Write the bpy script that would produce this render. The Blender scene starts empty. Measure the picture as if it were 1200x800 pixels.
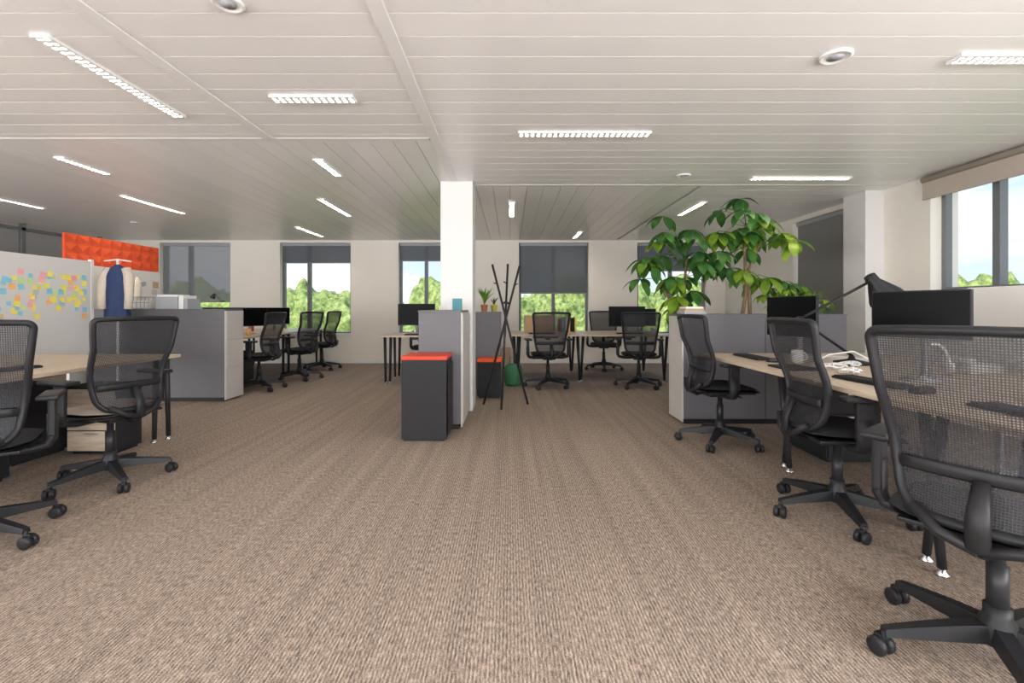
import bpy, bmesh, math, random
from mathutils import Vector, Matrix, noise
random.seed(7)
scene = bpy.context.scene
H = 1.15      # eye height
CZ = 2.57     # ceiling height

# ------------------------------------------------------------------ materials
MATS = {}
def mat(name, col, rough=0.6, metal=0.0, var=0.06, scale=12.0, bump=0.0, bscale=200.0, emit=0.0, spec=0.5, sheen=0.0):
    if name in MATS: return MATS[name]
    m = bpy.data.materials.new(name); m.use_nodes = True
    nt = m.node_tree; b = nt.nodes['Principled BSDF']
    b.inputs['Roughness'].default_value = rough
    b.inputs['Metallic'].default_value = metal
    b.inputs['Specular IOR Level'].default_value = spec
    tc = nt.nodes.new('ShaderNodeTexCoord')
    n = nt.nodes.new('ShaderNodeTexNoise'); n.inputs['Scale'].default_value = scale; n.inputs['Detail'].default_value = 3
    nt.links.new(tc.outputs['Object'], n.inputs['Vector'])
    r = nt.nodes.new('ShaderNodeMixRGB')
    r.inputs[1].default_value = (*[c*(1-var) for c in col], 1)
    r.inputs[2].default_value = (*[min(1, c*(1+var)) for c in col], 1)
    nt.links.new(n.outputs['Fac'], r.inputs[0])
    nt.links.new(r.outputs[0], b.inputs['Base Color'])
    if emit:
        b.inputs['Emission Color'].default_value = (*col, 1); b.inputs['Emission Strength'].default_value = emit
    if bump:
        n2 = nt.nodes.new('ShaderNodeTexNoise'); n2.inputs['Scale'].default_value = bscale
        nt.links.new(tc.outputs['Object'], n2.inputs['Vector'])
        bp = nt.nodes.new('ShaderNodeBump'); bp.inputs['Strength'].default_value = bump; bp.inputs['Distance'].default_value = 0.01
        nt.links.new(n2.outputs['Fac'], bp.inputs['Height']); nt.links.new(bp.outputs[0], b.inputs['Normal'])
    MATS[name] = m
    return m

def carpet():
    m = bpy.data.materials.new('carpet_ribbed'); m.use_nodes = True
    nt = m.node_tree; N = nt.nodes; L = nt.links; b = N['Principled BSDF']
    b.inputs['Roughness'].default_value = 0.95; b.inputs['Specular IOR Level'].default_value = 0.15
    tc = N.new('ShaderNodeTexCoord')
    def nz(sc, scale, det=2):
        mp = N.new('ShaderNodeMapping'); mp.inputs['Scale'].default_value = sc
        L.new(tc.outputs['Object'], mp.inputs[0])
        n = N.new('ShaderNodeTexNoise'); n.inputs['Scale'].default_value = scale; n.inputs['Detail'].default_value = det
        L.new(mp.outputs[0], n.inputs['Vector']); return n
    a = nz((1, 0.22, 1), 150, 2)
    c = nz((1, 0.7, 1), 260, 2)
    d = nz((1, 0.03, 1), 14, 3)
    mx = N.new('ShaderNodeMixRGB'); mx.inputs[0].default_value = 0.5
    L.new(a.outputs['Fac'], mx.inputs[1]); L.new(c.outputs['Fac'], mx.inputs[2])
    # ribs
    w = N.new('ShaderNodeTexWave'); w.wave_type = 'BANDS'; w.bands_direction = 'X'; w.inputs['Scale'].default_value = 24.0
    w.inputs['Distortion'].default_value = 0.3
    L.new(tc.outputs['Object'], w.inputs['Vector'])
    m2 = N.new('ShaderNodeMixRGB'); m2.inputs[0].default_value = 0.10
    L.new(mx.outputs[0], m2.inputs[1]); L.new(w.outputs['Fac'], m2.inputs[2])
    m3 = N.new('ShaderNodeMixRGB'); m3.inputs[0].default_value = 0.11
    L.new(m2.outputs[0], m3.inputs[1]); L.new(d.outputs['Fac'], m3.inputs[2])
    r = N.new('ShaderNodeValToRGB')
    e = r.color_ramp.elements
    e[0].position = 0.36; e[0].color = (0.068, 0.058, 0.052, 1)
    e[1].position = 0.64; e[1].color = (0.56, 0.445, 0.355, 1)
    k = r.color_ramp.elements.new(0.49); k.color = (0.25, 0.198, 0.160, 1)
    L.new(m3.outputs[0], r.inputs[0]); L.new(r.outputs[0], b.inputs['Base Color'])
    bp = N.new('ShaderNodeBump'); bp.inputs['Strength'].default_value = 0.4; bp.inputs['Distance'].default_value = 0.003
    L.new(m3.outputs[0], bp.inputs['Height']); L.new(bp.outputs[0], b.inputs['Normal'])
    return m

def wood(name, c1, c2, axis=(1, 8, 8)):
    m = bpy.data.materials.new(name); m.use_nodes = True
    nt = m.node_tree; N = nt.nodes; L = nt.links; b = N['Principled BSDF']
    b.inputs['Roughness'].default_value = 0.4
    tc = N.new('ShaderNodeTexCoord'); mp = N.new('ShaderNodeMapping'); mp.inputs['Scale'].default_value = axis
    n = N.new('ShaderNodeTexNoise'); n.inputs['Scale'].default_value = 5; n.inputs['Detail'].default_value = 6
    L.new(tc.outputs['Object'], mp.inputs[0]); L.new(mp.outputs[0], n.inputs['Vector'])
    r = N.new('ShaderNodeValToRGB'); r.color_ramp.elements[0].position = .35; r.color_ramp.elements[1].position = .68
    r.color_ramp.elements[0].color = (*c1, 1); r.color_ramp.elements[1].color = (*c2, 1)
    L.new(n.outputs['Fac'], r.inputs[0]); L.new(r.outputs[0], b.inputs['Base Color'])
    return m

def seethrough(name, col, fac, wave=0.0, rough=0.6):
    """woven mesh / screen cloth: opaque yarn mixed with open gaps"""
    m = bpy.data.materials.new(name); m.use_nodes = True
    nt = m.node_tree; N = nt.nodes; L = nt.links; b = N['Principled BSDF']
    b.inputs['Base Color'].default_value = (*col, 1); b.inputs['Roughness'].default_value = rough
    t = N.new('ShaderNodeBsdfTransparent'); mx = N.new('ShaderNodeMixShader')
    out = N['Material Output']
    mx.inputs[0].default_value = fac
    if wave:
        tc = N.new('ShaderNodeTexCoord'); w = N.new('ShaderNodeTexWave'); w.bands_direction = 'Z'; w.inputs['Scale'].default_value = wave
        L.new(tc.outputs['Object'], w.inputs['Vector'])
        w2 = N.new('ShaderNodeTexWave'); w2.bands_direction = 'X'; w2.inputs['Scale'].default_value = wave
        L.new(tc.outputs['Object'], w2.inputs['Vector'])
        mm = N.new('ShaderNodeMath'); mm.operation = 'MULTIPLY'; L.new(w.outputs['Fac'], mm.inputs[0]); L.new(w2.outputs['Fac'], mm.inputs[1])
        mr = N.new('ShaderNodeMapRange'); mr.inputs['To Min'].default_value = fac-0.15; mr.inputs['To Max'].default_value = fac+0.4
        L.new(mm.outputs[0], mr.inputs['Value']); L.new(mr.outputs[0], mx.inputs[0])
    L.new(b.outputs[0], mx.inputs[1]); L.new(t.outputs[0], mx.inputs[2]); L.new(mx.outputs[0], out.inputs['Surface'])
    return m

def leafmat(name, c1, c2):
    m = bpy.data.materials.new(name); m.use_nodes = True
    nt = m.node_tree; N = nt.nodes; L = nt.links; b = N['Principled BSDF']
    tc = N.new('ShaderNodeTexCoord'); n = N.new('ShaderNodeTexNoise'); n.inputs['Scale'].default_value = 5; n.inputs['Detail'].default_value = 3
    L.new(tc.outputs['Object'], n.inputs['Vector'])
    r = N.new('ShaderNodeValToRGB'); r.color_ramp.elements[0].position = .35; r.color_ramp.elements[1].position = .65
    r.color_ramp.elements[0].color = (*c1, 1); r.color_ramp.elements[1].color = (*c2, 1)
    L.new(n.outputs['Fac'], r.inputs[0]); L.new(r.outputs[0], b.inputs['Base Color']); b.inputs['Roughness'].default_value = .35
    t = N.new('ShaderNodeBsdfTranslucent'); L.new(r.outputs[0], t.inputs[0])
    mx = N.new('ShaderNodeMixShader'); mx.inputs[0].default_value = .4
    L.new(b.outputs[0], mx.inputs[1]); L.new(t.outputs[0], mx.inputs[2]); L.new(mx.outputs[0], N['Material Output'].inputs['Surface'])
    return m

M_wall = mat('painted_wall', (.82, .77, .695), .8, var=.02, scale=2, bump=.05)
M_wallw = mat('painted_wall_white', (.68, .665, .645), .8, var=.02, scale=2)
M_ceils = [mat('ceiling_metal_white_%d' % i, (v, v*.975, v*.955), .33, var=.01, scale=1.5, spec=.5) for i, v in enumerate((.86, .84, .825))]
M_gap = mat('ceiling_gap', (.30, .29, .28), .8)
M_trim = mat('trim_white', (.80, .785, .77), .45, var=.01)
M_frame = mat('window_frame_grey', (.16, .165, .17), .45)
M_black = mat('black_plastic', (.016, .016, .018), .45, var=.1, spec=.28)
M_blackm = mat('black_metal', (.022, .022, .024), .4, var=.1, spec=.3)
M_fab = mat('black_fabric', (.025, .025, .028), .9, var=.25, scale=150, bump=.3, spec=.2)
M_fabt = mat('taupe_fabric', (.30, .25, .21), .9, var=.15, scale=150, bump=.3)
M_screen = mat('screen_black', (.003, .003, .004), .35, var=.02, spec=.10)
M_cab = mat('cabinet_dark_grey', (.105, .102, .112), .5, var=.04, scale=3)
M_cabl = mat('cabinet_light', (.50, .475, .44), .5, var=.03, scale=3)
M_char = mat('charcoal_laminate', (.017, .017, .019), .65, var=.1, spec=.3)
M_red = mat('red_cushion', (.55, .055, .03), .8, var=.1)
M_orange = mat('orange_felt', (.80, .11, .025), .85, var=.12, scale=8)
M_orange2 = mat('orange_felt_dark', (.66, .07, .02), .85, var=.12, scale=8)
M_white = mat('white_laminate', (.78, .77, .75), .4, var=.02)
M_board = mat('glass_board_white', (.70, .69, .67), .15, var=.03, scale=1)
M_chrome = mat('chrome', (.7, .7, .7), .2, 1.0)
M_alu = mat('aluminium', (.55, .55, .56), .35, .8)
M_paper = mat('paper', (.82, .80, .76), .8)
M_card = mat('cardboard', (.48, .32, .19), .8, var=.1)
M_navy = mat('navy_cloth', (.03, .05, .13), .9, var=.2, scale=30, bump=.2)
M_beige = mat('beige_cloth', (.62, .55, .46), .9, var=.15, scale=30, bump=.2)
M_greyc = mat('grey_plastic', (.35, .36, .38), .6)
M_bark = mat('bark', (.20, .13, .075), .9, var=.3, scale=25, bump=.6, bscale=40)
M_soil = mat('soil', (.05, .035, .025), .95, var=.3, scale=60)
M_pot = mat('pot_ceramic', (.55, .53, .50), .4)
M_terra = mat('terracotta', (.50, .20, .09), .8)
M_teal = mat('teal_card', (.05, .20, .24), .6)
M_yel = mat('yellow_note', (.90, .78, .15), .8)
M_blu = mat('blue_note', (.25, .58, .72), .8)
M_pnk = mat('pink_note', (.88, .42, .45), .8)
M_org = mat('orange_note', (.90, .48, .18), .8)
M_grn = mat('green_note', (.55, .75, .30), .8)
M_green = mat('green_bag', (.04, .16, .08), .7)
M_purple = mat('purple_cloth', (.18, .08, .30), .8)
M_blind_b = mat('blind_beige', (.48, .41, .35), .85, var=.03)
M_blind_g = mat('blind_grey', (.24, .235, .23), .85, var=.04)
M_carpet = carpet()
M_wood = wood('desk_wood', (.46, .36, .26), (.61, .50, .385), (10, 1.2, 10))
M_wood2 = wood('desk_wood_cross', (.46, .36, .26), (.61, .50, .385), (1.2, 10, 10))
M_mesh = seethrough('chair_mesh', (.018, .018, .022), .24, wave=40)
M_blind_d = seethrough('blind_screen_dark', (.09, .10, .11), .15)
M_blind_l = seethrough('blind_screen_light', (.24, .25, .26), .32)
M_leaf = leafmat('leaf_dark', (.025, .10, .025), (.10, .26, .05))
M_leafy = leafmat('leaf_bright', (.08, .22, .02), (.34, .48, .05))

# ------------------------------------------------------------------ mesh builder
class MB:
    def __init__(s): s.v = []; s.f = []; s.m = []; s.s = []; s.mats = []
    def mi(s, m):
        if m not in s.mats: s.mats.append(m)
        return s.mats.index(m)
    def add(s, vs, fs, m, smooth=False, M=None):
        o = len(s.v); k = s.mi(m)
        for p in vs:
            p = Vector(p)
            if M is not None: p = M @ p
            s.v.append(p)
        for f in fs:
            s.f.append([i+o for i in f]); s.m.append(k); s.s.append(smooth)
    def box(s, x0, x1, y0, y1, z0, z1, m, bev=0.0, M=None, seg=2):
        if bev <= 0:
            vs = [(x0,y0,z0),(x1,y0,z0),(x1,y1,z0),(x0,y1,z0),(x0,y0,z1),(x1,y0,z1),(x1,y1,z1),(x0,y1,z1)]
            fs = [(0,3,2,1),(4,5,6,7),(0,1,5,4),(1,2,6,5),(2,3,7,6),(3,0,4,7)]
            s.add(vs, fs, m, False, M); return
        bm = bmesh.new(); bmesh.ops.create_cube(bm, size=1)
        for v in bm.verts:
            v.co = Vector(((x0+x1)/2+v.co.x*(x1-x0), (y0+y1)/2+v.co.y*(y1-y0), (z0+z1)/2+v.co.z*(z1-z0)))
        bmesh.ops.bevel(bm, geom=list(bm.edges), offset=bev, segments=seg, profile=.6, affect='EDGES', clamp_overlap=True)
        bm.verts.index_update()
        s.add([v.co.copy() for v in bm.verts], [[v.index for v in f.verts] for f in bm.faces], m, seg > 2, M)
        bm.free()
    def tube(s, pts, r, m, seg=10, closed=False, ref=None, flat=1.0, M=None, smooth=True):
        pts = [Vector(p) for p in pts]; n = len(pts)
        rr = r if isinstance(r, (list, tuple)) else [r]*n
        vs = []; prev = None
        for i, p in enumerate(pts):
            a = pts[(i-1) % n] if (closed or i > 0) else p
            b = pts[(i+1) % n] if (closed or i < n-1) else p
            t = (b-a).normalized()
            if ref is not None: u = Vector(ref)
            elif prev is not None: u = prev
            else: u = Vector((0,0,1)) if abs(t.z) < .9 else Vector((1,0,0))
            u = (u - t*u.dot(t)).normalized(); prev = u
            w = t.cross(u)
            for k in range(seg):
                an = 2*math.pi*k/seg
                vs.append(p + u*math.cos(an)*rr[i]*flat + w*math.sin(an)*rr[i])
        fs = []
        for i in range(n if closed else n-1):
            j = (i+1) % n
            for k in range(seg):
                l = (k+1) % seg
                fs.append((i*seg+k, i*seg+l, j*seg+l, j*seg+k))
        if not closed:
            fs.append(tuple(range(seg))[::-1]); fs.append(tuple((n-1)*seg+k for k in range(seg)))
        s.add(vs, fs, m, smooth, M)
    def lathe(s, prof, m, seg=20, M=None, cx=0, cy=0):
        vs = []; n = len(prof)
        for r, z in prof:
            for k in range(seg):
                a = 2*math.pi*k/seg; vs.append((cx+r*math.cos(a), cy+r*math.sin(a), z))
        fs = []
        for i in range(n-1):
            for k in range(seg):
                l = (k+1) % seg; fs.append((i*seg+k, i*seg+l, (i+1)*seg+l, (i+1)*seg+k))
        fs.append(tuple(range(seg))[::-1]); fs.append(tuple((n-1)*seg+k for k in range(seg)))
        s.add(vs, fs, m, True, M)
    def mesh(s, name):
        me = bpy.data.meshes.new(name)
        me.from_pydata([tuple(v) for v in s.v], [], s.f)
        for m in s.mats: me.materials.append(m)
        me.polygons.foreach_set('material_index', s.m); me.polygons.foreach_set('use_smooth', s.s)
        me.update(); return me
    def obj(s, name, loc=(0,0,0), rot=0.0):
        o = bpy.data.objects.new(name, s.mesh(name)); scene.collection.objects.link(o)
        o.location = loc; o.rotation_euler = (0, 0, rot); return o

def inst(me, name, loc, rot=0.0):
    o = bpy.data.objects.new(name, me); scene.collection.objects.link(o)
    o.location = loc; o.rotation_euler = (0, 0, rot); return o
def R(ax, a): return Matrix.Rotation(a, 4, ax)
def T(x, y, z): return Matrix.Translation((x, y, z))

XL, XR, YB, YF = -9.0, 4.5, -3.5, 10.0
# ------------------------------------------------------------------ shell
b = MB(); b.box(XL-.3, XR+.3, YB-.3, YF+.35, -.12, 0, M_carpet); b.obj('floor')

b = MB()
b.box(XL-.3, XR+.3, YB-.3, YF+.35, CZ+.03, CZ+.3, M_gap)
rp = random.Random(2)
def planks(x0, x1, y0, y1, d, w=.20, g=.0055):
    if d == 'x':   # planks running along X
        y = y0
        while y < y1-.01:
            e = min(y+w-g, y1); b.box(x0, x1, y, e, CZ, CZ+.03, rp.choice(M_ceils)); y += w
    else:
        x = x0
        while x < x1-.01:
            e = min(x+w-g, x1); b.box(x, e, y0, y1, CZ, CZ+.03, rp.choice(M_ceils)); x += w
planks(XL-.0, -.66, YB, 4.0, 'x')
planks(-.60, XR, YB, 5.5, 'x')
planks(XL-.0, -.66, 4.05, YF, 'y')
planks(-.60, 2.2, 5.55, YF, 'y')
planks(2.25, XR, 5.55, YF, 'x')
b.box(-.66, -.60, 5.5, YF, CZ, CZ+.03, M_ceils[0])
b.obj('ceiling')
b = MB(); b.box(-.67, -.59, YB, 5.33, CZ-.008, CZ-.0005, M_trim, .002); b.obj('trim_1')
b = MB(); b.box(-2.07, -1.98, YB, 4.0, CZ-.008, CZ-.0005, M_trim, .002); b.obj('trim_2')
b = MB(); b.box(XL, -.68, 3.99, 4.06, CZ-.003, CZ-.0005, M_trim); b.obj('trim_3')
b = MB(); b.box(-.42, XR, 5.49, 5.56, CZ-.003, CZ-.0005, M_trim); b.obj('trim_4')

# far wall with windows
wins = [(-7.34, -5.86), (-4.82, -3.34), (-2.34, -.86), (.18, 1.64), (2.66, 4.12)]
SILL = .60
b = MB(); x = XL-.3
for (a, c) in wins:
    b.box(x, a, YF, YF+.3, 0, CZ+.1, M_wall); b.box(a, c, YF, YF+.3, 0, SILL, M_wall); b.box(a, c, YF, YF+.3, 2.52, CZ+.1, M_wall); x = c
b.box(x, XR+.3, YF, YF+.3, 0, CZ+.1, M_wall)
b.obj('wall_far')
def window(x0, x1, z0, z1, name, blind_z, muls, bm=M_blind_d):
    """window lying in XZ plane, local y=0 inside face .. .1 ; frame"""
    b = MB(); t = .05
    b.box(x0, x1, .12, .19, z0, z0+t, M_frame); b.box(x0, x1, .12, .19, z1-t, z1, M_frame)
    b.box(x0, x0+t, .12, .19, z0+t, z1-t, M_frame); b.box(x1-t, x1, .12, .19, z0+t, z1-t, M_frame)
    for mx in muls: b.box(mx-.035, mx+.035, .115, .195, z0+t, z1-t, M_frame)
    b.box(x0+.002, x1-.002, -.03, .12, z0-.001, z0+.02, M_trim)
    if blind_z is not None:
        b.box(x0+.02, x1-.02, .05, .10, z1-.06, z1-.003, M_greyc, .008)
        b.box(x0+.03, x1-.03, .07, .074, blind_z, z1-.05, bm)
        b.box(x0+.03, x1-.03, .062, .082, blind_z-.025, blind_z, M_frame)
    return b
blz = [1.30, 2.12, 2.16, 1.48, 1.95]
for i, (a, c) in enumerate(wins):
    o = window(a, c, SILL, 2.52, '', blz[i], [a+.56 if i < 3 else (a+c)/2], M_blind_l if i == 0 else M_blind_d)
    o.obj('window_%d' % (i+1), (0, YF, 0))

# right wall
b = MB()
def rw(y0, y1, z0=0, z1=CZ+.1): b.box(XR, XR+.3, y0, y1, z0, z1, M_wall)
rw(7.62, YF); rw(5.12, 6.42); rw(.8, 1.2); rw(YB-.3, -2.9)
for (y0, y1, zs) in [(6.42, 7.62, .9), (1.2, 5.12, 1.32), (-2.9, .8, .9)]:
    rw(y0, y1, 0, zs); rw(y0, y1, 2.5, CZ+.1)
b.box(4.28, XR, 5.76, 6.14, 0, CZ-.001, M_wallw)
b.obj('wall_right')
def rot_window(bld, name, y1):
    # local x -> -Y world ; local y -> +X world
    o = bld.obj(name, (XR, y1, 0), -math.pi/2); return o
L = 5.12-1.2
rot_window(window(0, L, 1.32, 2.5, '', None, [.58, 1.16, 2.0, 2.9]), 'window_6', 5.12)
rot_window(window(0, 1.2, .9, 2.5, '', 1.0, [.6], M_blind_g), 'window_7', 7.62)
rot_window(window(0, 3.7, .9, 2.5, '', None, [.9, 1.85, 2.8]), 'window_8', .8)
b = MB(); b.box(4.44, 4.455, 1.25, 5.15, 2.33, CZ-.02, M_blind_b); b.box(4.435, 4.462, 1.25, 5.15, 2.31, 2.335, M_blind_b, .004)
b.tube([(4.452, 1.25, CZ-.045), (4.452, 5.15, CZ-.045)], .035, M_blind_b, 12)
b.obj('roller_blind')
# left wall & back wall
b = MB(); b.box(XL-.3, XL, YB-.3, YF, 0, CZ+.1, M_wallw); b.obj('wall_left')
b = MB(); b.box(XL, XR, YB-.3, YB, 0, CZ+.1, M_wallw); b.obj('wall_back')
# skirtings
b = MB(); b.box(XL, XR, YF-.015, YF-.0005, 0, .07, M_trim); b.obj('baseboard_far')
b = MB(); b.box(XR-.015, XR-.0005, 6.15, YF-.02, 0, .07, M_trim); b.box(XR-.015, XR-.0005, YB, 5.75, 0, .07, M_trim); b.obj('baseboard_right')

# column
b = MB(); b.box(-.78, -.42, 5.34, 5.80, 0, CZ-.001, M_wallw, .006); b.obj('column')

# glazed partition on left
b = MB()
for yy in [3.5, 5.0, 6.5, 8.0, 9.5]:
    b.box(-8.2, -8.14, yy-.03, yy+.03, 0, CZ-.001, M_frame)
for z in (0, 1.95, 2.45): b.box(-8.2, -8.14, 3.5, 9.9, z, z+.05, M_frame)
M_glassd = seethrough('smoked_glass', (.22, .23, .23), .8, rough=.05)
b.box(-8.18, -8.16, 3.5, 9.9, .05, 2.45, M_glassd)
b.obj('glass_partition')

# ------------------------------------------------------------------ ceiling lights
M_louv = mat('louvre_white', (.85, .83, .80), .4)
fx = [(-2.44, 3.0, 1.05, 'y'), (-1.33, 3.23, .56, 'x'), (.60, 3.88, 1.07, 'x'), (3.05, 2.71, 1.07, 'x'), (-4.23, 4.75, .55, 'y'),
      (-4.86, 6.55, 1.1, 'y'), (-1.83, 4.82, .55, 'y'), (-2.46, 6.75, 1.1, 'y'), (-3.7, 8.85, 1.1, 'y'), (0.02, 6.85, 1.0, 'y'),
      (1.29, 9.2, .8, 'y'), (2.57, 6.8, .9, 'y'), (3.15, 5.2, 1.07, 'x'), (-6.6, 6.2, 1.1, 'y'), (-6.6, 3.0, 1.1, 'y'), (-5.0, 1.2, 1.1, 'y'),
      (.6, .4, 1.07, 'x'), (-2.44, .2, 1.05, 'y'), (3.05, -.6, 1.07, 'x'), (.6, -2.2, 1.07, 'x'), (-5.4, -1.8, 1.07, 'y')]
for (x, y, l, d) in fx:
    b = MB(); w = .05
    def bx(u0, u1, v0, v1, z0, z1, m):
        if d == 'x': b.box(u0, u1, v0, v1, z0, z1, m)
        else: b.box(v0, v1, u0, u1, z0, z1, m)
    z0 = -.016
    bx(-l/2, l/2, -w, -w+.018, z0, 0, M_trim); bx(-l/2, l/2, w-.018, w, z0, 0, M_trim)
    bx(-l/2, -l/2+.014, -w+.018, w-.018, z0, 0, M_trim); bx(l/2-.014, l/2, -w+.018, w-.018, z0, 0, M_trim)
    n = int(l/.045)
    for i in range(1, n):
        u = -l/2+l*i/n; bx(u-.013, u+.013, -w+.018, w-.018, z0+.001, -.008, M_louv)
    bx(-l/2+.014, l/2-.014, -.006, .006, z0+.0005, -.0085, M_louv)
    o = b.obj('recessed_ceiling_light', (x, y, CZ-.0005))
    ld = bpy.data.lights.new('lamp', 'AREA'); ld.shape = 'RECTANGLE'
    ld.size = l-.03; ld.size_y = .06
    if d == 'y': ld.size, ld.size_y = ld.size_y, ld.size
    ld.energy = (23 if y > 5.5 else 13)*l; ld.color = (1, .91, .80)
    lo = bpy.data.objects.new('lamp', ld); scene.collection.objects.link(lo); lo.parent = o; lo.location = (0, 0, -.004)
for (x, y, r) in [(1.83, 2.69, .085), (-1.31, 2.22, .07), (1.85, 5.1, .07), (-6.2, 7.9, .07)]:
    b = MB(); b.lathe([(r, 0), (r, -.008), (r*.85, -.014), (r*.78, -.010), (r*.3, -.008), (0.001, -.008)], M_trim, 24)
    b.lathe([(r*.5, -.012), (r*.5, -.009)], M_greyc, 20)
    b.obj('smoke_detector', (x, y, CZ-.001))

# ------------------------------------------------------------------ office chair
def chair_mesh(name, seatmat, a0=20):
    b = MB()
    # star base
    for i in range(5):
        a = math.radians(72*i+a0); Mx = R('Z', a)
        n = 6; vs = []; 
        for k in range(n+1):
            t = k/n; r = .02+.31*t; zt = .145-.050*t**1.3; zb = .09-.018*t; w = .030-.011*t
            vs += [(r, -w, zb), (r, w, zb), (r, w*.75, zt), (r, -w*.75, zt)]
        fs = []
        for k in range(n):
            for q in range(4):
                q2 = (q+1) % 4; fs.append((k*4+q, k*4+q2, (k+1)*4+q2, (k+1)*4+q))
        fs.append((n*4, n*4+1, n*4+2, n*4+3))
        b.add(vs, fs, M_black, False, Mx)
        # caster
        Mc = Mx @ T(.325, 0, 0) @ R('Z', random.uniform(-1.2, 1.2))
        b.tube([(0, 0, .05), (0, 0, .085)], .011, M_black, 8, M=Mc)
        for sd in (-1, 1):
            b.tube([(.012, sd*.006, .0305), (.012, sd*.012, .0305), (.012, sd*.026, .0305), (.012, sd*.030, .0305)], [.026, .0305, .0305, .022], M_black, 16, M=Mc, ref=(0,0,1))
        b.box(-.006, .03, -.012, .012, .05, .068, M_black, .004, M=Mc)
    b.lathe([(.045, .08), (.05, .10), (.048, .145), (.036, .17), (.036, .20)], M_black, 20)
    b.lathe([(.028, .19), (.028, .33), (.02, .331), (.02, .43)], M_blackm, 16)
    b.box(-.09, .09, -.13, .12, .405, .455, M_black, .012)
    b.tube([(.08, .05, .43), (.24, .06, .43)], .007, M_black, 8)
    b.tube([(-.08, .0, .43), (-.24, .0, .43)], .007, M_black, 8)
    # seat
    nu, nv = 14, 14; vs = []; fs = []
    def sp(u, v, top):
        # superellipse footprint
        e = 4.5
        r = max(abs(u), abs(v)); 
        if r > 0:
            q = (abs(u)**e+abs(v)**e)**(1/e); u2, v2 = u*r/q, v*r/q
        else: u2 = v2 = 0
        x = u2*.25; y = .015+v2*.245
        edge = r**5
        if top: z = .512-.030*edge + .012*(abs(u)**2) - (.022*max(0, v)**3)
        else: z = .455+.022*edge - (.018*max(0, v)**3)
        return (x, y, z)
    for top in (1, 0):
        o = len(vs)
        for i in range(nu+1):
            for j in range(nv+1): vs.append(sp(-1+2*i/nu, -1+2*j/nv, top))
        for i in range(nu):
            for j in range(nv):
                a = o+i*(nv+1)+j; f = (a, a+nv+1, a+nv+2, a+1); fs.append(f if top else f[::-1])
    b.add(vs, fs, seatmat, True)
    # seat shell underside
    b.box(-.21, .21, -.19, .2, .445, .462, M_black, .006)
    # armrests
    for s in (-1, 1):
        b.tube([(s*.08, -.03, .435), (s*.22, -.03, .432), (s*.285, -.03, .445), (s*.302, -.03, .48), (s*.302, -.03, .60)], [.022, .022, .022, .024, .024], M_black, 12, ref=(0,1,0), flat=1.5)
        b.box(s*.302-.015, s*.302+.015, -.072, .012, .49, .684, M_black, .01)
        b.box(s*.295-.044, s*.295+.044, -.13, .12, .682, .708, M_black, .012, seg=3)
    # backrest surface: tall trapezoid, wider at the top
    def P(u, v):
        hw = .188+.080*v**.8
        z = .500+.585*v - .006*u*u*v
        y = -.235+.040*u*u + .045*math.sin(math.pi*min(1, v*1.5)) - .055*v**1.8
        return Vector((u*hw, y, z))
    out = []
    rc = .11; rcv = .05
    def arc(cx, cy, a0, a1, ru, rv, n=7):
        for k in range(n+1):
            a = math.radians(a0+(a1-a0)*k/n); out.append((cx+ru*math.cos(a), cy+rv*math.sin(a)))
    def line(p, q, n):
        for k in range(1, n): out.append((p[0]+(q[0]-p[0])*k/n, p[1]+(q[1]-p[1])*k/n))
    r2, r2v = .38, .14
    arc(1-rc, 1-rcv, 0, 90, rc, rcv); line((1-rc, 1), (-1+rc, 1), 8)
    arc(-1+rc, 1-rcv, 90, 180, rc, rcv); line((-1, 1-rcv), (-1, r2v), 12)
    arc(-1+r2, r2v, 180, 270, r2, r2v); line((-1+r2, 0), (1-r2, 0), 5)
    arc(1-r2, r2v, 270, 360, r2, r2v); line((1, r2v), (1, 1-rcv), 12)
    n = len(out)
    b.tube([P(*p) for p in out], .0155, M_black, 10, closed=True, ref=(0,1,0), flat=1.3)
    vs = []; fs = []; rings = 7
    for k in range(rings+1):
        t = k/rings
        for p in out: vs.append(P(p[0]*(1-t*.999), .5+(p[1]-.5)*(1-t*.999)))
    for k in range(rings):
        for i in range(n):
            j = (i+1) % n; fs.append((k*n+i, k*n+j, (k+1)*n+j, (k+1)*n+i))
    b.add(vs, fs, M_mesh, True)
    # lumbar pad + spine
    b.tube([P(u/6*.92, .26)+Vector((0, -.016, 0)) for u in range(-6, 7)], .006, M_black, 8, ref=(0,0,1), flat=3.6)
    b.tube([(0, -.08, .43), (0, -.20, .425), (0, -.275, .46), (0, -.27, .55), (0, -.225, .64)], [.03, .03, .03, .028, .02], M_black, 12, ref=(0,1,0), flat=.6)
    for s in (-1, 1):
        b.tube([(0, -.27, .45), (s*.09, -.26, .475), (s*.16, -.235, .53)], .017, M_black, 10, ref=(0,1,0))
    return b.mesh(name)
CH = chair_mesh('office_chair', M_fab)
def chair(x, y, ang, me=CH):
    # ang = heading in degrees (0 = +Y, 90 = -X)
    return inst(me, 'office_chair', (x, y, 0), math.radians(ang))
chair(1.56, 1.53, -54, chair_mesh('office_chair_a', M_fab, 9))
chair(1.82, 2.66, -97, chair_mesh('office_chair_b', M_fab, 64))
chair(1.79, 4.08, -88, chair_mesh('office_chair_c', M_fab, 35))
chair(-2.67, 3.19, 74, chair_mesh('office_chair_d', M_fabt, 32))
chair(-2.65, 2.34, 36, chair_mesh('office_chair_e', M_fab, 28))
chair(-3.55, 6.75, 88)
chair(-3.42, 7.75, 75)
chair(-3.55, 9.0, 85)
chair(-1.45, 8.35, 175)
chair(.55, 7.0, 8)
chair(1.88, 7.0, -8)
chair(1.75, 8.95, 170)

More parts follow.
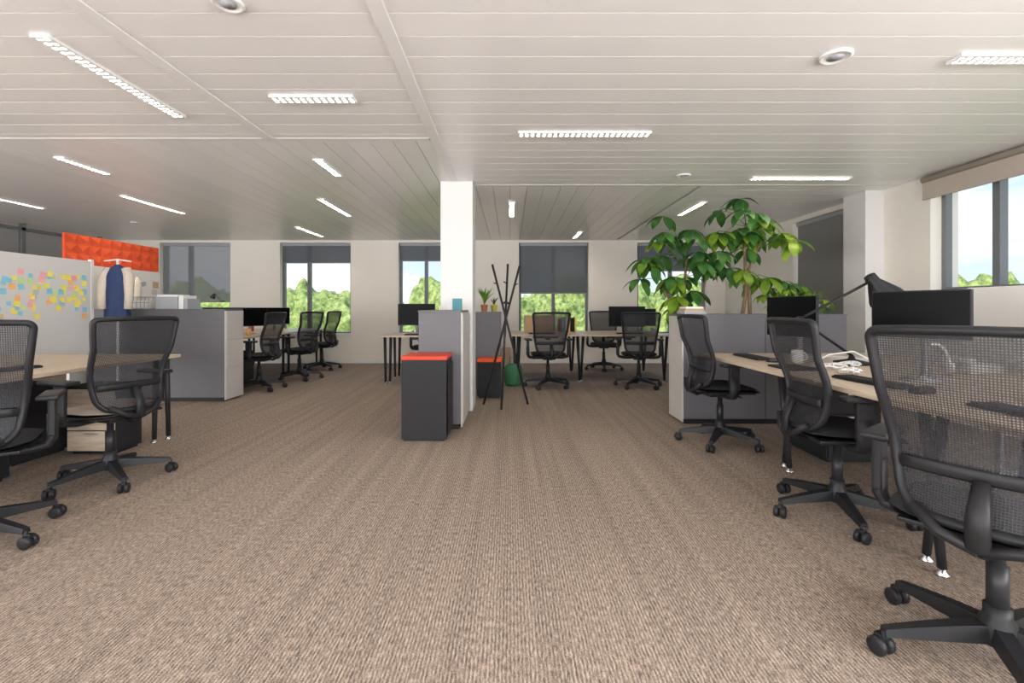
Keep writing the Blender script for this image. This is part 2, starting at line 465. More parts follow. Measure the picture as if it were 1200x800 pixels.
# ------------------------------------------------------------------ desks
def desk(name, x0, x1, y0, y1, wm, legs, z=.74):
    b = MB()
    b.box(x0, x1, y0, y1, z-.026, z, wm, .004)
    b.box(x0+.4, x1-.4, (y0+y1)/2-.03, (y0+y1)/2+.03, z-.09, z-.0265, M_blackm)
    b.box((x0+x1)/2-.03, (x0+x1)/2+.03, y0+.06, y1-.06, z-.085, z-.027, M_blackm)
    for (lx, ly) in legs:
        for s in (-1, 1):
            b.tube([(lx+s*.045, ly, z-.03), (lx+s*.018, ly+s*.06, .03)], [.024, .018], M_blackm, 10)
            b.lathe([(.028, 0), (.03, .008), (.012, .02), (.012, .035)], M_chrome, 14, cx=lx+s*.018, cy=ly+s*.06)
    return b.obj(name)
desk('bench_desk', 1.72, 3.32, 1.05, 2.70, M_wood, [(1.88, 2.12), (3.2, 1.3), (3.2, 2.5), (2.3, 1.2)])
desk('bench_desk', 1.72, 3.32, 2.71, 4.36, M_wood, [(1.98, 3.42), (3.2, 2.95), (3.2, 4.2)])
desk('bench_desk', -4.55, -2.95, 2.65, 4.28, M_wood, [(-3.03, 4.15), (-4.4, 2.9), (-4.4, 4.1)])
desk('bench_desk', -4.55, -2.95, 1.0, 2.64, M_wood, [(-3.05, 1.2), (-4.4, 1.2), (-4.4, 2.5)])
desk('bench_desk', -5.3, -3.75, 6.5, 8.1, M_wood, [(-3.85, 6.6), (-5.2, 6.6), (-5.2, 8.0)])
desk('bench_desk', -5.3, -3.75, 8.11, 9.7, M_wood, [(-3.85, 8.2), (-3.85, 9.6), (-5.2, 9.6)])
desk('bench_desk', -1.95, -.35, 7.15, 8.0, M_wood2, [(-1.87, 7.3), (-1.87, 7.9), (-.5, 7.9)])
desk('bench_desk', -.02, 1.2, 7.35, 8.7, M_wood2, [(.1, 7.45), (1.1, 7.5), (.1, 8.6), (1.1, 8.6)])
desk('bench_desk', 1.21, 2.5, 7.35, 8.7, M_wood2, [(2.4, 7.45), (2.4, 8.6)])
# upholstered white screen standing along the window side of the desks
b = MB(); b.box(3.36, 3.39, 1.3, 3.52, .45, 1.30, M_white, .01, seg=3)
for y in (1.5, 3.3):
    b.box(3.365, 3.385, y-.02, y+.02, .02, .45, M_alu); b.box(3.335, 3.55, y-.03, y+.03, 0, .02, M_alu, .004)
b.obj('desk_screen')

# drawer pedestals
def pedestal(x0, x1, y0, y1, h, front, body, nd=3, side='y'):
    b = MB()
    b.box(x0, x1, y0, y1, .02, h, body, .004)
    b.box(x0+.02, x1-.02, y0+.02, y1-.02, 0, .02, M_black)
    for i in range(nd):
        z0 = .03+(h-.05)*i/nd; z1 = .03+(h-.05)*(i+1)/nd-.008
        if side == 'y':
            b.box(x0+.006, x1-.006, y0-.014, y0-.0005, z0, z1, front, .002); b.box((x0+x1)/2-.05, (x0+x1)/2+.05, y0-.02, y0-.0145, z1-.025, z1-.015, M_alu)
        else:
            b.box(x1+.0005, x1+.014, y0+.006, y1-.006, z0, z1, front, .002)
    return b.obj('drawer_pedestal')
pedestal(-3.48, -3.10, 3.76, 4.02, .54, M_wood2, M_char)
pedestal(-4.05, -3.60, 3.45, 3.9, .56, M_black, M_char)
pedestal(-3.80, -3.36, 2.65, 3.2, .56, M_black, M_char, side='x')
pedestal(2.35, 2.75, 3.55, 4.05, .56, M_black, M_char)

# ------------------------------------------------------------------ cabinets
def cabinet(name, x0, x1, y0, y1, h, body, side):
    b = MB()
    b.box(x0, x1, y0, y1, .05, h-.022, body, .003)
    b.box(x0+.02, x1-.02, y0+.02, y1-.02, 0, .05, M_black)
    b.box(x0-.004, x1+.004, y0-.004, y1+.004, h-.022, h, side, .003)
    return b
b = cabinet('', -5.17, -3.52, 5.88, 6.28, 1.14, M_cab, M_cab)
b.box(-3.52, -3.505, 5.885, 6.275, .02, 1.118, M_cabl, .002)
for i in range(3): b.box(-3.505, -3.498, 5.9, 6.26, .06+.35*i, .40+.35*i, M_cabl, .002)
b.obj('storage_cabinet')
b = cabinet('', -.87, -.47, 4.53, 5.325, 1.13, M_cab, M_cab)
b.box(-.4695, -.455, 4.535, 5.32, .02, 1.108, M_cabl, .002)
b.box(-.4545, -.448, 4.55, 4.92, .06, 1.09, M_cabl, .002); b.box(-.4545, -.448, 4.93, 5.31, .06, 1.09, M_cabl, .002)
b.obj('storage_cabinet')
b = cabinet('', 1.72, 3.34, 4.74, 5.14, 1.09, M_cab, M_cab)
b.box(1.705, 1.7195, 4.745, 5.135, .02, 1.068, M_cabl, .002)
b.box(2.528, 2.532, 4.737, 4.7395, .06, 1.06, M_char)
b.obj('storage_cabinet')
b = cabinet('', -.47, -.13, 6.45, 6.9, 1.1, M_cab, M_cab); b.obj('storage_cabinet')
# pedestal with red seat pad
b = MB(); b.box(-.94, -.55, 4.12, 4.5, .02, .70, M_char, .004); b.box(-.92, -.57, 4.14, 4.48, 0, .02, M_black)
b.box(-.945, -.545, 4.115, 4.505, .70, .735, M_red, .012, seg=3); b.box(-.54, -.536, 4.15, 4.47, .05, .66, M_char)
b.obj('pedestal_seat')
b = MB(); b.box(-.42, -.12, 6.1, 6.42, .02, .46, M_char, .004); b.box(-.4, -.14, 6.12, 6.4, 0, .02, M_black)
b.box(-.425, -.115, 6.095, 6.425, .46, .50, M_orange, .012, seg=3); b.obj('pedestal_seat')

# ------------------------------------------------------------------ coat stand (three crossed poles)
b = MB()
tops = [(-.21, 5.55, 1.66), (.11, 5.62, 1.65), (-.03, 5.75, 1.68)]
bots = [(.21, 5.72, 0.0), (-.32, 5.72, 0.0), (-.10, 5.42, 0.0)]
for t, q in zip(tops, bots):
    t = Vector(t); q = Vector(q); b.tube([q, t], .013, M_blackm, 10)
    d = (t-q).normalized()
    for s in (.86,):
        p = q+(t-q)*s; b.tube([p, p+Vector((.04 if t.x > 0 else -.04, -.02, .02))], .007, M_blackm, 8)
ang = [Vector(q).lerp(Vector(t), .73) for t, q in zip(tops, bots)]
b.tube([ang[0], ang[1]], .008, M_blackm, 8); b.tube([ang[1], ang[2]], .008, M_blackm, 8); b.tube([ang[2], ang[0]], .008, M_blackm, 8)
b.obj('coat_stand')

# ------------------------------------------------------------------ monitors
def monitor(x, y, z, ang, w=.56, h=.34, lift=.16, name='computer_monitor'):
    """local screen faces -Y, z = desk height"""
    b = MB()
    b.box(-w/2, w/2, -.012, .012, lift, lift+h, M_black, .005)
    b.box(-w/2+.008, w/2-.008, -.0135, -.0118, lift+.016, lift+h-.008, M_screen)
    b.box(-w/4, w/4, .012, .045, lift+.06, lift+h-.07, M_black, .012)
    b.tube([(0, .04, lift+.15), (0, .075, lift+.12), (0, .08, .02)], [.02, .024, .024], M_alu, 12)
    b.lathe([(.11, 0), (.11, .008), (.03, .016), (.024, .025)], M_alu, 28, cy=.06)
    return b.obj(name, (x, y, z+.0005), math.radians(ang))
monitor(2.38, 4.05, .74, -82, .58, .34, .17)
monitor(2.30, 2.69, .74, -62, .46, .27, .24)
monitor(-4.15, 6.9, .74, 35, .5, .3, .12)
monitor(-4.15, 7.7, .74, 60, .5, .3, .12)
monitor(-4.2, 8.6, .74, 60, .5, .3, .12)
monitor(-1.48, 7.55, .74, 5, .58, .34, .14)
monitor(1.95, 8.0, .74, -5, .6, .34, .10)
monitor(2.3, 8.4, .74, -20, .5, .3, .10)

# ------------------------------------------------------------------ keyboards etc
def keyboard(x, y, z, ang):
    b = MB(); b.box(-.21, .21, -.065, .065, 0, .014, M_black, .004)
    for i in range(14):
        for j in range(5):
            b.box(-.2+i*.0288, -.2+i*.0288+.024, -.058+j*.0235, -.058+j*.0235+.019, .014, .019, M_char)
    b.obj('keyboard', (x, y, z+.0005), math.radians(ang))
def mouse(x, y, z, ang):
    b = MB(); b.box(-.03, .03, -.05, .05, 0, .032, M_black, .014, seg=4); b.obj('computer_mouse', (x, y, z+.0005), math.radians(ang))
for (x, y, a) in [(2.0, 3.95, -90), (1.98, 2.62, -85), (1.98, 1.8, -90), (-3.3, 3.1, 90)]:
    keyboard(x, y, .74, a); mouse(x, y-.32, .74, a)
keyboard(-1.4, 7.3, .74, 0); keyboard(1.9, 7.62, .74, 0); keyboard(.5, 7.6, .74, 0)
# papers
def papers(spots):
    b = MB()
    for i, (x, y, a) in enumerate(spots):
        Mx = T(x, y, .7405+.0012*(i % 3)) @ R('Z', a); b.box(-.105, .105, -.148, .148, 0, .001, M_paper, M=Mx)
    b.obj('loose_papers')
papers([(2.7, 3.75, .2), (2.78, 3.80, -.3), (2.75, 3.95, .5)])
papers([(2.62, 1.5, .3), (2.5, 1.45, -.2)])
papers([(-3.9, 3.4, .3), (-3.8, 3.2, -.2)])
# cables on desk
b = MB()
def cable(cx, cy, r, z, n=60, m=M_white, turns=2.5):
    pts = []
    for i in range(n):
        a = i/n*turns*2*math.pi; rr = r*(.6+.4*math.sin(a*1.7+cx))
        pts.append((cx+rr*math.cos(a), cy+.8*rr*math.sin(a), z+.004*i/n+.012*(math.sin(a*2)+1)))
    b.tube(pts, .006, m, 6)
cable(2.14, 3.20, .13, .747); cable(2.36, 3.33, .10, .747); cable(2.12, 2.98, .08, .747)
b.tube([(2.1, 3.35, .75), (2.2, 3.3, .83), (2.3, 3.2, .86), (2.36, 3.1, .80), (2.4, 3.05, .747)], .006, M_white, 6)
b.obj('charging_cables')
b = MB()
b.tube([(2.62+.09*math.cos(a), 2.95, .78+.15*math.sin(a)) for a in [math.pi*k/14 for k in range(15)]], .009, M_white, 8)
for s in (-1, 1): b.tube([(2.62+s*.095, 2.95, .785), (2.62+s*.07, 2.95, .785)], .04, M_white, 14)
b.obj('headphones')
b = MB(); b.box(1.82, 2.02, 3.12, 3.38, .741, .755, M_char, .003); b.obj('notebook')
b = MB()
for (x, y, r, m) in [(2.65, 2.10, .14, M_char), (2.95, 2.2, .15, M_purple), (2.42, 1.95, .10, M_char)]:
    prof = [(r*.9, .741), (r, .79), (r*.85, .86), (r*.5, .91), (.01, .92)]
    vs0 = len(b.v); b.lathe(prof, m, 22, cx=x, cy=y)
    for v in b.v[vs0:]:
        v += Vector((noise.noise(v*9), noise.noise(v*9+Vector((3, 1, 4))), 0))*.04
b.obj('cloth_bags')
b = MB(); b.box(2.85, 3.05, 2.95, 3.15, .741, .80, M_white, .01); b.box(2.83, 2.88, 2.95, 3.15, .80, .84, M_white, .012); b.obj('desk_phone')
b = MB(); b.box(3.02, 3.14, 2.62, 2.74, .741, 1.08, M_white, .01, seg=3); b.box(3.03, 3.13, 2.615, 2.62, .78, .95, M_greyc); b.obj('paper_organizer')

# ------------------------------------------------------------------ architect lamps
def arch_lamp(x, y, z, ang, m=M_black, s=1.0):
    b = MB()
    b.lathe([(.09*s, 0), (.09*s, .015*s), (.02*s, .03*s), (.012*s, .05*s)], m, 24)
    e = Vector((-.28*s, 0, .26*s)); h = Vector((.10*s, 0, .48*s)); base = Vector((0, 0, .05*s))
    for o in (-.014, .014):
        b.tube([base+Vector((0, o, 0)), e+Vector((0, o, 0))], .0055*s, m, 8)
        b.tube([e+Vector((0, o, 0)), h+Vector((0, o, 0))], .0055*s, m, 8)
    b.tube([e+Vector((0, -.03, 0)), e+Vector((0, .03, 0))], .016*s, m, 10)
    b.tube([h+Vector((0, -.03, 0)), h+Vector((0, .03, 0))], .016*s, m, 10)
    Mx = T(h.x+.03*s, 0, h.z-.02*s) @ R('Y', math.radians(-35))
    b.lathe([(.015*s, .07*s), (.03*s, .065*s), (.034*s, .02*s), (.045*s, .0), (.085*s, -.08*s), (.09*s, -.10*s), (.084*s, -.10*s), (.03*s, 0.0)], m, 24, M=Mx)
    b.tube([h, (h.x+.03*s, 0, h.z+.02*s)], .01*s, m, 8)
    return b.obj('desk_lamp', (x, y, z), math.radians(ang))
arch_lamp(2.50, 3.50, .741, -8, s=1.26)
arch_lamp(-1.6, 7.88, .741, 190, M_alu, .9)
arch_lamp(-3.75, 6.1, 1.141, 160, M_black, .38)

# ------------------------------------------------------------------ left board with sticky notes
b = MB(); b.box(-4.93, -4.90, 3.2, 5.60, .58, 1.70, M_board, .004)
b.box(-4.935, -4.895, 3.18, 3.22, 0, 1.72, M_white, .004); b.box(-4.935, -4.895, 5.58, 5.62, 0, 1.72, M_white, .004)
b.box(-5.15, -4.82, 5.58, 5.62, 0, .03, M_white, .004); b.box(-5.15, -4.82, 3.18, 3.22, 0, .03, M_white, .004)
b.obj('whiteboard')
b = MB()
for i in range(150):
    y = random.uniform(3.9, 5.5); z = random.choice([1.08, 1.14, 1.20, 1.26, 1.32, 1.38, 1.44, 1.50])+random.uniform(-.02, .02)
    if z < 1.15 and random.random() < .4: continue
    m = random.choice([M_yel]*4+[M_blu]*3+[M_pnk, M_org, M_grn, M_blu])
    Mx = T(-4.8985+random.uniform(0, .0006), y, z) @ R('X', random.uniform(-.2, .2))
    s = random.choice([.027, .03, .03, .022])
    b.add([(0, -s, -s), (0.004, s, -s), (0, s, s), (0, -s, s)], [(0, 1, 2, 3)], m, False, Mx)
b.obj('sticky_notes')

# partition with pictures + orange acoustic panel
b = MB(); b.box(-5.53, -5.49, 5.95, 7.5, 0.02, 1.71, M_board, .004); b.box(-5.56, -5.46, 5.95, 6.0, 0, .02, M_frame); b.box(-5.56, -5.46, 7.45, 7.5, 0, .02, M_frame)
for i in range(26):
    y = random.uniform(6.5, 7.4); z = random.uniform(1.2, 1.62); s = random.uniform(.03, .07)
    b.add([(-5.4885+i*.0001, y-s, z-s*.8), (-5.4885+i*.0001, y+s, z-s*.8), (-5.4885+i*.0001, y+s, z+s*.8), (-5.4885+i*.0001, y-s, z+s*.8)], [(0, 1, 2, 3)], random.choice([M_paper, M_card, M_greyc, M_wallw, M_cabl]))
b.obj('pinboard_partition')
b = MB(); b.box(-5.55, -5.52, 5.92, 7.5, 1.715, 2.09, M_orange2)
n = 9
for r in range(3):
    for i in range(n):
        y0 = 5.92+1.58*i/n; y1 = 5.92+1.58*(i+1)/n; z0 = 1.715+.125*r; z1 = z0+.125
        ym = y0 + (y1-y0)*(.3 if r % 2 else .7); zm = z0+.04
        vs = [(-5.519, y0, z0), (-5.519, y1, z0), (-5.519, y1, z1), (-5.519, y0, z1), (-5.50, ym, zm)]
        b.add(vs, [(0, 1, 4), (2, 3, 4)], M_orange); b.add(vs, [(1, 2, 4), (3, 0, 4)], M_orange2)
b.obj('acoustic_panel')

# garments hanging by the board
def garment(ztop, zbot, w, m, m2=None):
    b = MB(); n = 14; seg = 28
    vs = []; fs = []
    for k in range(n+1):
        t = k/n; z = ztop+(zbot-ztop)*t
        hw = w*(.18+.82*min(1, (t/.16))**.5)*(1+.12*t) if t < .16 else w*(1+.12*t)
        for q in range(seg):
            a = 2*math.pi*q/seg; fold = 1+.13*math.sin(q*1.9+k*.25)*t
            vs.append((hw*math.cos(a)*fold, .085*math.sin(a)*fold*(.5+.5*min(1, t*5)), z))
    for k in range(n):
        for q in range(seg):
            r = (q+1) % seg; fs.append((k*seg+q, k*seg+r, (k+1)*seg+r, (k+1)*seg+q))
    fs.append(tuple(range(seg))); b.add(vs, fs, m, True)
    for s in (-1, 1):
        b.tube([(s*w*.75, 0, ztop-.05), (s*w*1.15, -.02, ztop-.15), (s*w*1.25, -.04, ztop-.35), (s*w*1.2, -.05, zbot+.12)], [.05, .055, .045, .04], m2 or m, 12)
    b.tube([(0, 0, ztop-.01), (0, 0, ztop+.04), (.02, 0, ztop+.06)], .004, M_chrome, 6)
    return b
b = garment(1.66, 1.02, .11, M_navy, M_beige)
b.tube([(0, .0, 0.02), (0, 0, 1.72)], .014, M_white, 10)
b.lathe([(.13, 0), (.13, .02), (.02, .03)], M_white, 20)
b.tube([(-.14, 0, 1.70), (0, 0, 1.72), (.14, 0, 1.70)], .008, M_white, 8)
b.obj('hanging_jacket', (-4.60, 5.60, 0), .2)
b = garment(1.60, 1.06, .12, M_beige, M_beige)
b.tube([(0, .0, 0.02), (0, 0, 1.66)], .014, M_white, 10); b.lathe([(.13, 0), (.13, .02), (.02, .03)], M_white, 20)
b.obj('hanging_jacket', (-5.2, 6.47, 0), .2)

# things on left cabinet
def boxes(name, items):
    b = MB()
    for it in items: b.box(*it[:6], it[6], .003)
    return b.obj(name)
boxes('storage_boxes', [(-4.42, -4.14, 5.95, 6.2, 1.141, 1.29, M_greyc), (-4.13, -4.07, 5.95, 6.2, 1.141, 1.31, M_white), (-4.065, -4.02, 5.95, 6.2, 1.141, 1.27, M_greyc), (-4.41, -4.15, 5.96, 6.19, 1.291, 1.32, M_white)])
b = MB()
for i in range(9):
    x = -4.92+i*.05
    b.tube([(x, 5.97, 1.146), (x, 5.97, 1.29), (x, 6.18, 1.29), (x, 6.18, 1.146)], .004, M_greyc, 6)
for z in (1.147, 1.22, 1.29):
    for y in (5.97, 6.18): b.tube([(-4.92, y, z), (-4.52, y, z)], .004, M_greyc, 6)
b.box(-4.87, -4.57, 6.0, 6.15, 1.147, 1.25, M_paper, .003)
b.obj('wire_basket')
def small_plant(name, x, y, z, h, potm, n=26, spread=.10, lm=M_leaf):
    b = MB(); r = .05
    b.lathe([(r*.7, 0), (r, .09), (r*1.08, .09), (r*1.08, .10), (r*.9, .10), (r*.88, .085), (.002, .085)], potm, 20)
    for i in range(n):
        a = random.uniform(0, 6.28); d = random.uniform(.3, 1)*spread; hh = h*random.uniform(.6, 1)
        u = Vector((math.cos(a), math.sin(a), 0)); w = Vector((-u.y, u.x, 0))
        pts = [Vector((0, 0, .085))+u*d*t**1.6+Vector((0, 0, hh*(t-.25*t*t))) for t in (0, .33, .66, 1)]
        ws = [.006, .009, .007, .0005]
        vs = []; 
        for p, q in zip(pts, ws): vs += [p-w*q, p+w*q]
        b.add(vs, [(0, 1, 3, 2), (2, 3, 5, 4), (4, 5, 7, 6)], lm, True)
    return b.obj(name, (x, y, z+.001))
small_plant('potted_spider_plant', -.36, 6.62, 1.1, .36, M_terra, 40, .18, M_leafy)
small_plant('potted_spider_plant', -.23, 6.78, 1.1, .18, M_yel, 20, .1)
small_plant('potted_spider_plant', 3.15, 4.95, 1.09, .22, M_pot, 30, .16, M_leafy)
b = MB(); b.box(-.60, -.50, 4.95, 4.96, 1.131, 1.25, M_teal, .002); b.box(-.60, -.50, 5.0, 5.02, 1.131, 1.23, M_yel, .002); b.box(-.66, -.61, 5.05, 5.15, 1.131, 1.19, M_white, .004); b.obj('greeting_cards')
boxes('book_stack', [(1.76, 1.98, 4.82, 5.05, 1.091, 1.12, M_greyc), (1.77, 1.97, 4.83, 5.04, 1.1205, 1.145, M_card), (1.78, 1.96, 4.84, 5.03, 1.1455, 1.165, M_paper)])
boxes('cardboard_box', [(.25, .75, 8.25, 8.65, .741, 1.02, M_card)])
boxes('cardboard_box', [(-.35, .0, 9.3, 9.7, .001, .35, M_card)])
b = MB()
for i, (m, w) in enumerate([(M_red, .04), (M_blu, .03), (M_white, .05), (M_org, .03), (M_char, .05), (M_yel, .03)]):
    b.box(.85+i*.055, .85+i*.055+w, 8.35, 8.55, .741, .741+.22+.02*(i % 3), m, .002)
b.obj('book_row')
b = MB()
b.lathe([(.10, 0), (.13, .05), (.14, .25), (.12, .30), (.09, .32)], M_green, 20); b.tube([(-.06, 0, .3), (-.04, 0, .42), (.04, 0, .42), (.06, 0, .3)], .006, M_green, 6)
b.obj('green_bag', (.04, 7.12, .001))
b = MB(); b.lathe([(.12, 0), (.15, .34), (.155, .34), (.145, .33), (.115, .01), (.001, .01)], M_char, 24); b.obj('waste_bin', (2.75, 7.3, .001))
def mug(x, y, z, m):
    b = MB(); b.lathe([(.036, 0), (.04, .01), (.04, .095), (.035, .095), (.034, .012), (.001, .012)], m, 18)
    b.tube([(.038+.028*math.sin(a), 0, .05+.03*math.cos(a)) for a in [math.pi*k/8 for k in range(9)]], .005, m, 6)
    b.obj('coffee_mug', (x, y, z+.001), random.uniform(0, 6))
mug(2.15, 3.58, .74, M_white); mug(-.9, 7.4, .74, M_red); mug(-4.0, 7.3, .74, M_org); mug(2.3, 7.7, .74, M_white); mug(-3.95, 8.25, .74, M_yel)
for (x, y, m) in [(-4.5, 7.2, M_greyc), (-4.6, 8.5, M_red), (-.75, 7.75, M_blu)]:
    b = MB(); b.lathe([(.035, 0), (.036, .15), (.015, .2), (.015, .23), (.018, .23), (.018, .25)], m, 16); b.obj('water_bottle', (x, y, .741))
b = MB(); b.box(-4.3, -4.1, 7.25, 7.65, .02, .48, M_char, .02, seg=3); b.box(-4.27, -4.13, 7.3, 7.6, 0, .02, M_black); b.box(-4.099, -4.096, 7.3, 7.6, .1, .4, M_black); b.obj('desktop_tower')

# ------------------------------------------------------------------ big potted money trees
def money_tree(name, x, y, trunk, clusters, lm, lm2, seed, L0=.21):
    rnd = random.Random(seed); b = MB()
    b.lathe([(.13, 0), (.17, .02), (.20, .40), (.21, .42), (.185, .42), (.18, .38), (.002, .38)], M_pot, 28)
    b.lathe([(.178, .379), (.178, .385), (.002, .39)], M_soil, 20)
    for tp in trunk:
        n = len(tp); b.tube(tp, [.028*(1-.55*i/(n-1)) for i in range(n)], M_bark, 10)
    def leaflet(p, d, L, w, lmx):
        side = d.cross(Vector((0, 0, 1)))
        if side.length < .05: side = Vector((1, 0, 0))
        side.normalize(); up = side.cross(d).normalized()
        n = 6; pts = []; q = p.copy(); dd = d.copy()
        for i in range(n+1):
            pts.append(q.copy()); dd = (dd+Vector((0, 0, -.20))).normalized(); q = q+dd*(L/n)
        prof = [.06, .42, .78, 1, 1, .7, .02]; vs = []
        for i in range(n+1):
            ww = w*prof[i]; vs += [pts[i]-side*ww+up*ww*.25, pts[i], pts[i]+side*ww+up*ww*.25]
        fs = []
        for i in range(n):
            a = i*3; fs += [(a, a+1, a+4, a+3), (a+1, a+2, a+5, a+4)]
        b.add(vs, fs, lmx, True)
    for (cx, cy, cz, r, nn, root) in clusters:
        root = Vector(root)
        for i in range(nn):
            a = rnd.uniform(0, 2*math.pi); el = rnd.uniform(-.5, 1.2); rr = r*rnd.uniform(.55, 1.05)
            e = Vector((cx+rr*math.cos(a)*math.cos(el), cy+rr*math.sin(a)*math.cos(el)*.8, cz+rr*math.sin(el)))
            if e.z > CZ-.12: e.z = CZ-.13
            mid = root.lerp(e, .5)+Vector((0, 0, .06))
            b.tube([root, mid, e], [.006, .0045, .003], lm2 if rnd.random() < .3 else lm, 6)
            hd = (e-root); hd.z = 0; hd = hd.normalized() if hd.length > .01 else Vector((1, 0, 0))
            k = rnd.choice([5, 5, 6, 6]); lmx = lm2 if rnd.random() < .35 else lm
            off = rnd.uniform(0, 1)
            for j in range(k):
                an = 2*math.pi*(j+off)/k
                d = Vector((math.cos(an), math.sin(an), 0))*.85+hd*.35+Vector((0, 0, rnd.uniform(-.5, .15)))
                leaflet(e, d.normalized(), L0*rnd.uniform(.65, 1.1), L0*.185, lmx)
    return b.obj(name, (x, y, .001))
money_tree('potted_money_tree', 2.05, 5.5,
    [[(0, 0, .38), (-.03, .02, .9), (-.05, 0, 1.35), (-.02, 0, 1.75)], [(0, 0, .38), (-.12, 0, .95), (-.28, .0, 1.40)], [(.03, 0, .38), (.1, 0, 1.0), (.2, 0, 1.5)]],
    [(-.12, 0, 1.90, .36, 8, (-.02, 0, 1.7)), (-.34, 0, 1.55, .28, 8, (-.28, 0, 1.38)), (.14, 0, 1.6, .32, 6, (.18, 0, 1.45)), (-.1, .0, 1.25, .30, 5, (-.1, 0, 1.2))],
    M_leaf, M_leafy, 3, .29)
money_tree('potted_money_tree', 2.72, 5.55,
    [[(0, 0, .38), (-.04, .02, .9), (.02, 0, 1.35), (.0, 0, 1.9), (.02, 0, 2.15)], [(.02, 0, .38), (.08, .03, 1.0), (.05, 0, 1.6), (.2, 0, 1.95)]],
    [(.02, 0, 2.16, .32, 7, (.02, 0, 2.1)), (.24, 0, 1.9, .32, 7, (.2, 0, 1.85)), (-.16, 0, 1.9, .28, 5, (0, 0, 1.8)), (.08, .0, 1.55, .28, 6, (.05, 0, 1.45))],
    M_leafy, M_leaf, 11, .28)
money_tree('potted_money_tree', 3.3, 5.6,
    [[(0, 0, .38), (-.04, .02, .8), (.0, 0, 1.15)]],
    [(-.1, 0, 1.28, .30, 18, (0, 0, 1.12)), (.12, 0, 1.2, .26, 12, (0, 0, 1.1))],
    M_leafy, M_leaf, 19, .17)

# ------------------------------------------------------------------ outside
M_grass = mat('grass', (.22, .30, .12), .95, var=.3, scale=.5)
def treemat():
    m = bpy.data.materials.new('foliage'); m.use_nodes = True
    nt = m.node_tree; N = nt.nodes; L = nt.links; bs = N['Principled BSDF']; bs.inputs['Roughness'].default_value = .9
    tc = N.new('ShaderNodeTexCoord'); n = N.new('ShaderNodeTexNoise'); n.inputs['Scale'].default_value = 2.2; n.inputs['Detail'].default_value = 8; n.inputs['Roughness'].default_value = .75
    L.new(tc.outputs['Object'], n.inputs['Vector'])
    r = N.new('ShaderNodeValToRGB'); e = r.color_ramp.elements
    e[0].position = .38; e[0].color = (.05, .11, .02, 1); e[1].position = .62; e[1].color = (.42, .50, .16, 1)
    L.new(n.outputs['Fac'], r.inputs[0]); L.new(r.outputs[0], bs.inputs['Base Color']); return m
M_fol = treemat()
b = MB(); b.box(-80, 80, 12, 110, -6.1, -6, M_grass); b.box(6, 80, -60, 12, -6.1, -6, M_grass); b.obj('ground')
def tree(x, y, ztop, r, seed):
    b = MB(); bm = bmesh.new(); bmesh.ops.create_icosphere(bm, subdivisions=5, radius=1)
    off = Vector((seed*3.1, seed*1.7, 0))
    vs = []
    for v in bm.verts:
        d = 1+.32*noise.noise(v.co*2+off)+.16*noise.noise(v.co*6+off)+.08*noise.noise(v.co*16+off)
        vs.append((v.co.x*r*d, v.co.y*r*d, v.co.z*r*1.15*d+ztop-r*1.25))
    bm.verts.index_update()
    b.add(vs, [[v.index for v in f.verts] for f in bm.faces], M_fol, True); bm.free()
    b.tube([(0, 0, -6), (0, 0, ztop-r*1.4)], [r*.13, r*.07], M_bark, 8)
    b.obj('tree', (x, y, 0))
k = 0
for x in range(-36, 40, 5):
    tree(x+random.uniform(-1.5, 1.5), 31+random.uniform(-4, 5), random.uniform(2.2, 3.4), random.uniform(3.2, 4.2), k); k += 1
for x in range(-50, 60, 9):
    tree(x, 52+random.uniform(-4, 4), random.uniform(2.6, 4.0), 5.5, k); k += 1
for y in (-4, 5, 14, 22):
    tree(30+random.uniform(-2, 2), y, random.uniform(1.6, 3.0), 4, k); k += 1

# ------------------------------------------------------------------ world, sun, added fill lamps
w = bpy.data.worlds.new('World'); scene.world = w; w.use_nodes = True
nt = w.node_tree; N = nt.nodes; Lk = nt.links
bg = N['Background']; tc = N.new('ShaderNodeTexCoord'); sp = N.new('ShaderNodeSeparateXYZ'); Lk.new(tc.outputs['Generated'], sp.inputs[0])
r = N.new('ShaderNodeValToRGB'); e = r.color_ramp.elements
e[0].position = 0.0; e[0].color = (.68, .82, 1.0, 1); e[1].position = .55; e[1].color = (.24, .48, .92, 1)
Lk.new(sp.outputs['Z'], r.inputs[0])
mp = N.new('ShaderNodeMapping'); mp.inputs['Scale'].default_value = (1, 1, 3.5); Lk.new(tc.outputs['Generated'], mp.inputs[0])
nz = N.new('ShaderNodeTexNoise'); nz.inputs['Scale'].default_value = 3.0; nz.inputs['Detail'].default_value = 6; Lk.new(mp.outputs[0], nz.inputs['Vector'])
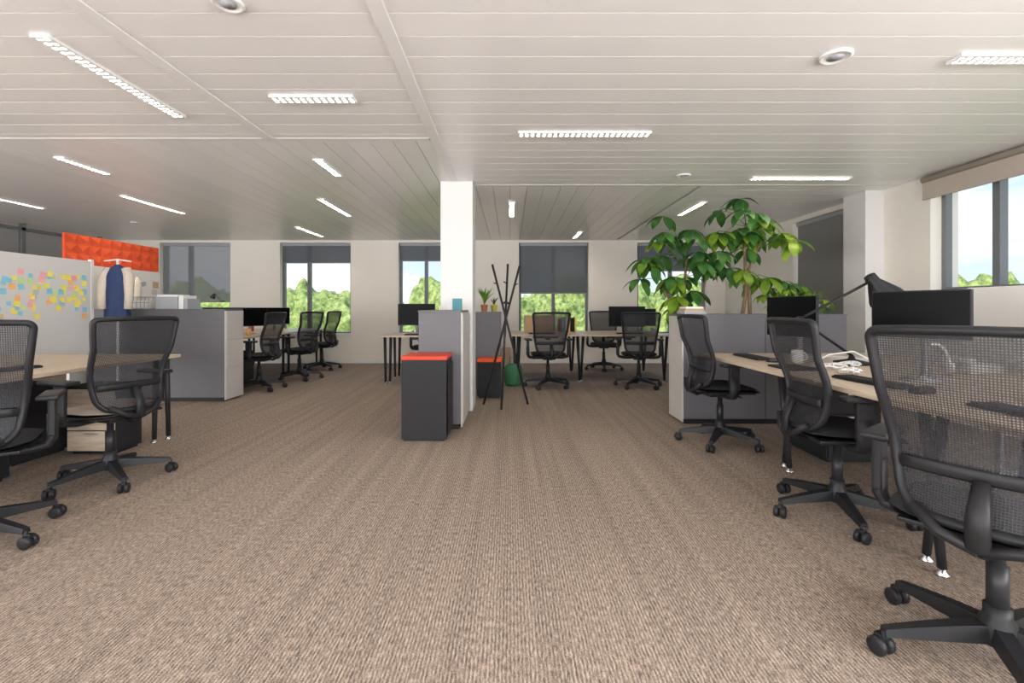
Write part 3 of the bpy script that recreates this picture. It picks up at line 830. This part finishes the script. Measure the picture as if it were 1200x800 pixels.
cr = N.new('ShaderNodeValToRGB'); cr.color_ramp.elements[0].position = .45; cr.color_ramp.elements[1].position = .65; Lk.new(nz.outputs['Fac'], cr.inputs[0])
mx = N.new('ShaderNodeMixRGB'); mx.inputs[2].default_value = (1.0, 1.0, 1.0, 1); Lk.new(cr.outputs[0], mx.inputs[0]); Lk.new(r.outputs[0], mx.inputs[1])
Lk.new(mx.outputs[0], bg.inputs['Color']); bg.inputs['Strength'].default_value = 1.05

s = bpy.data.lights.new('sun', 'SUN'); s.energy = 4.0; s.angle = .02; s.color = (1, .95, .86)
so = bpy.data.objects.new('sun', s); scene.collection.objects.link(so)
so.rotation_euler = Vector((.45, .55, -.75)).to_track_quat('-Z', 'Y').to_euler()

# unseen fill lamps added around the viewer, tilted up to brighten the ceiling
def fill_light(name, loc, d, sx, sy, e, col=(.97, .98, 1)):
    a = bpy.data.lights.new(name, 'AREA'); a.shape = 'RECTANGLE'; a.size = sx; a.size_y = sy; a.energy = e; a.color = col
    ao = bpy.data.objects.new(name, a); scene.collection.objects.link(ao); ao.location = loc
    ao.rotation_euler = Vector(d).to_track_quat('-Z', 'Y').to_euler()
fill_light('fill_back_wall', (-2.2, YB+.2, 1.2), (0, 1, .40), 12, 1.9, 540)  # added lamp before the solid back wall, no opening there
fill_light('fill_right_window', (XR-.15, -1.0, 1.6), (-1, .60, .25), 3.4, 1.4, 230)  # added lamp standing just inside the unseen side window
fill_light('fill_left_wall', (XL+.3, -.2, 1.4), (1, .50, .35), 5.5, 1.9, 330)  # added lamp before the solid left wall, out of view

# ------------------------------------------------------------------ camera
F = 560.0
c = bpy.data.cameras.new('camera'); c.sensor_width = 36; c.lens = 36*F/1200
c.shift_x = 2/1200; c.shift_y = -39/1200; c.clip_start = .05
co = bpy.data.objects.new('camera', c); scene.collection.objects.link(co)
co.location = (0, 0, H); co.rotation_euler = (math.pi/2, 0, 0)
scene.camera = co
scene.view_settings.view_transform = 'Standard'
scene.view_settings.look = 'None'
scene.view_settings.exposure = 0.3
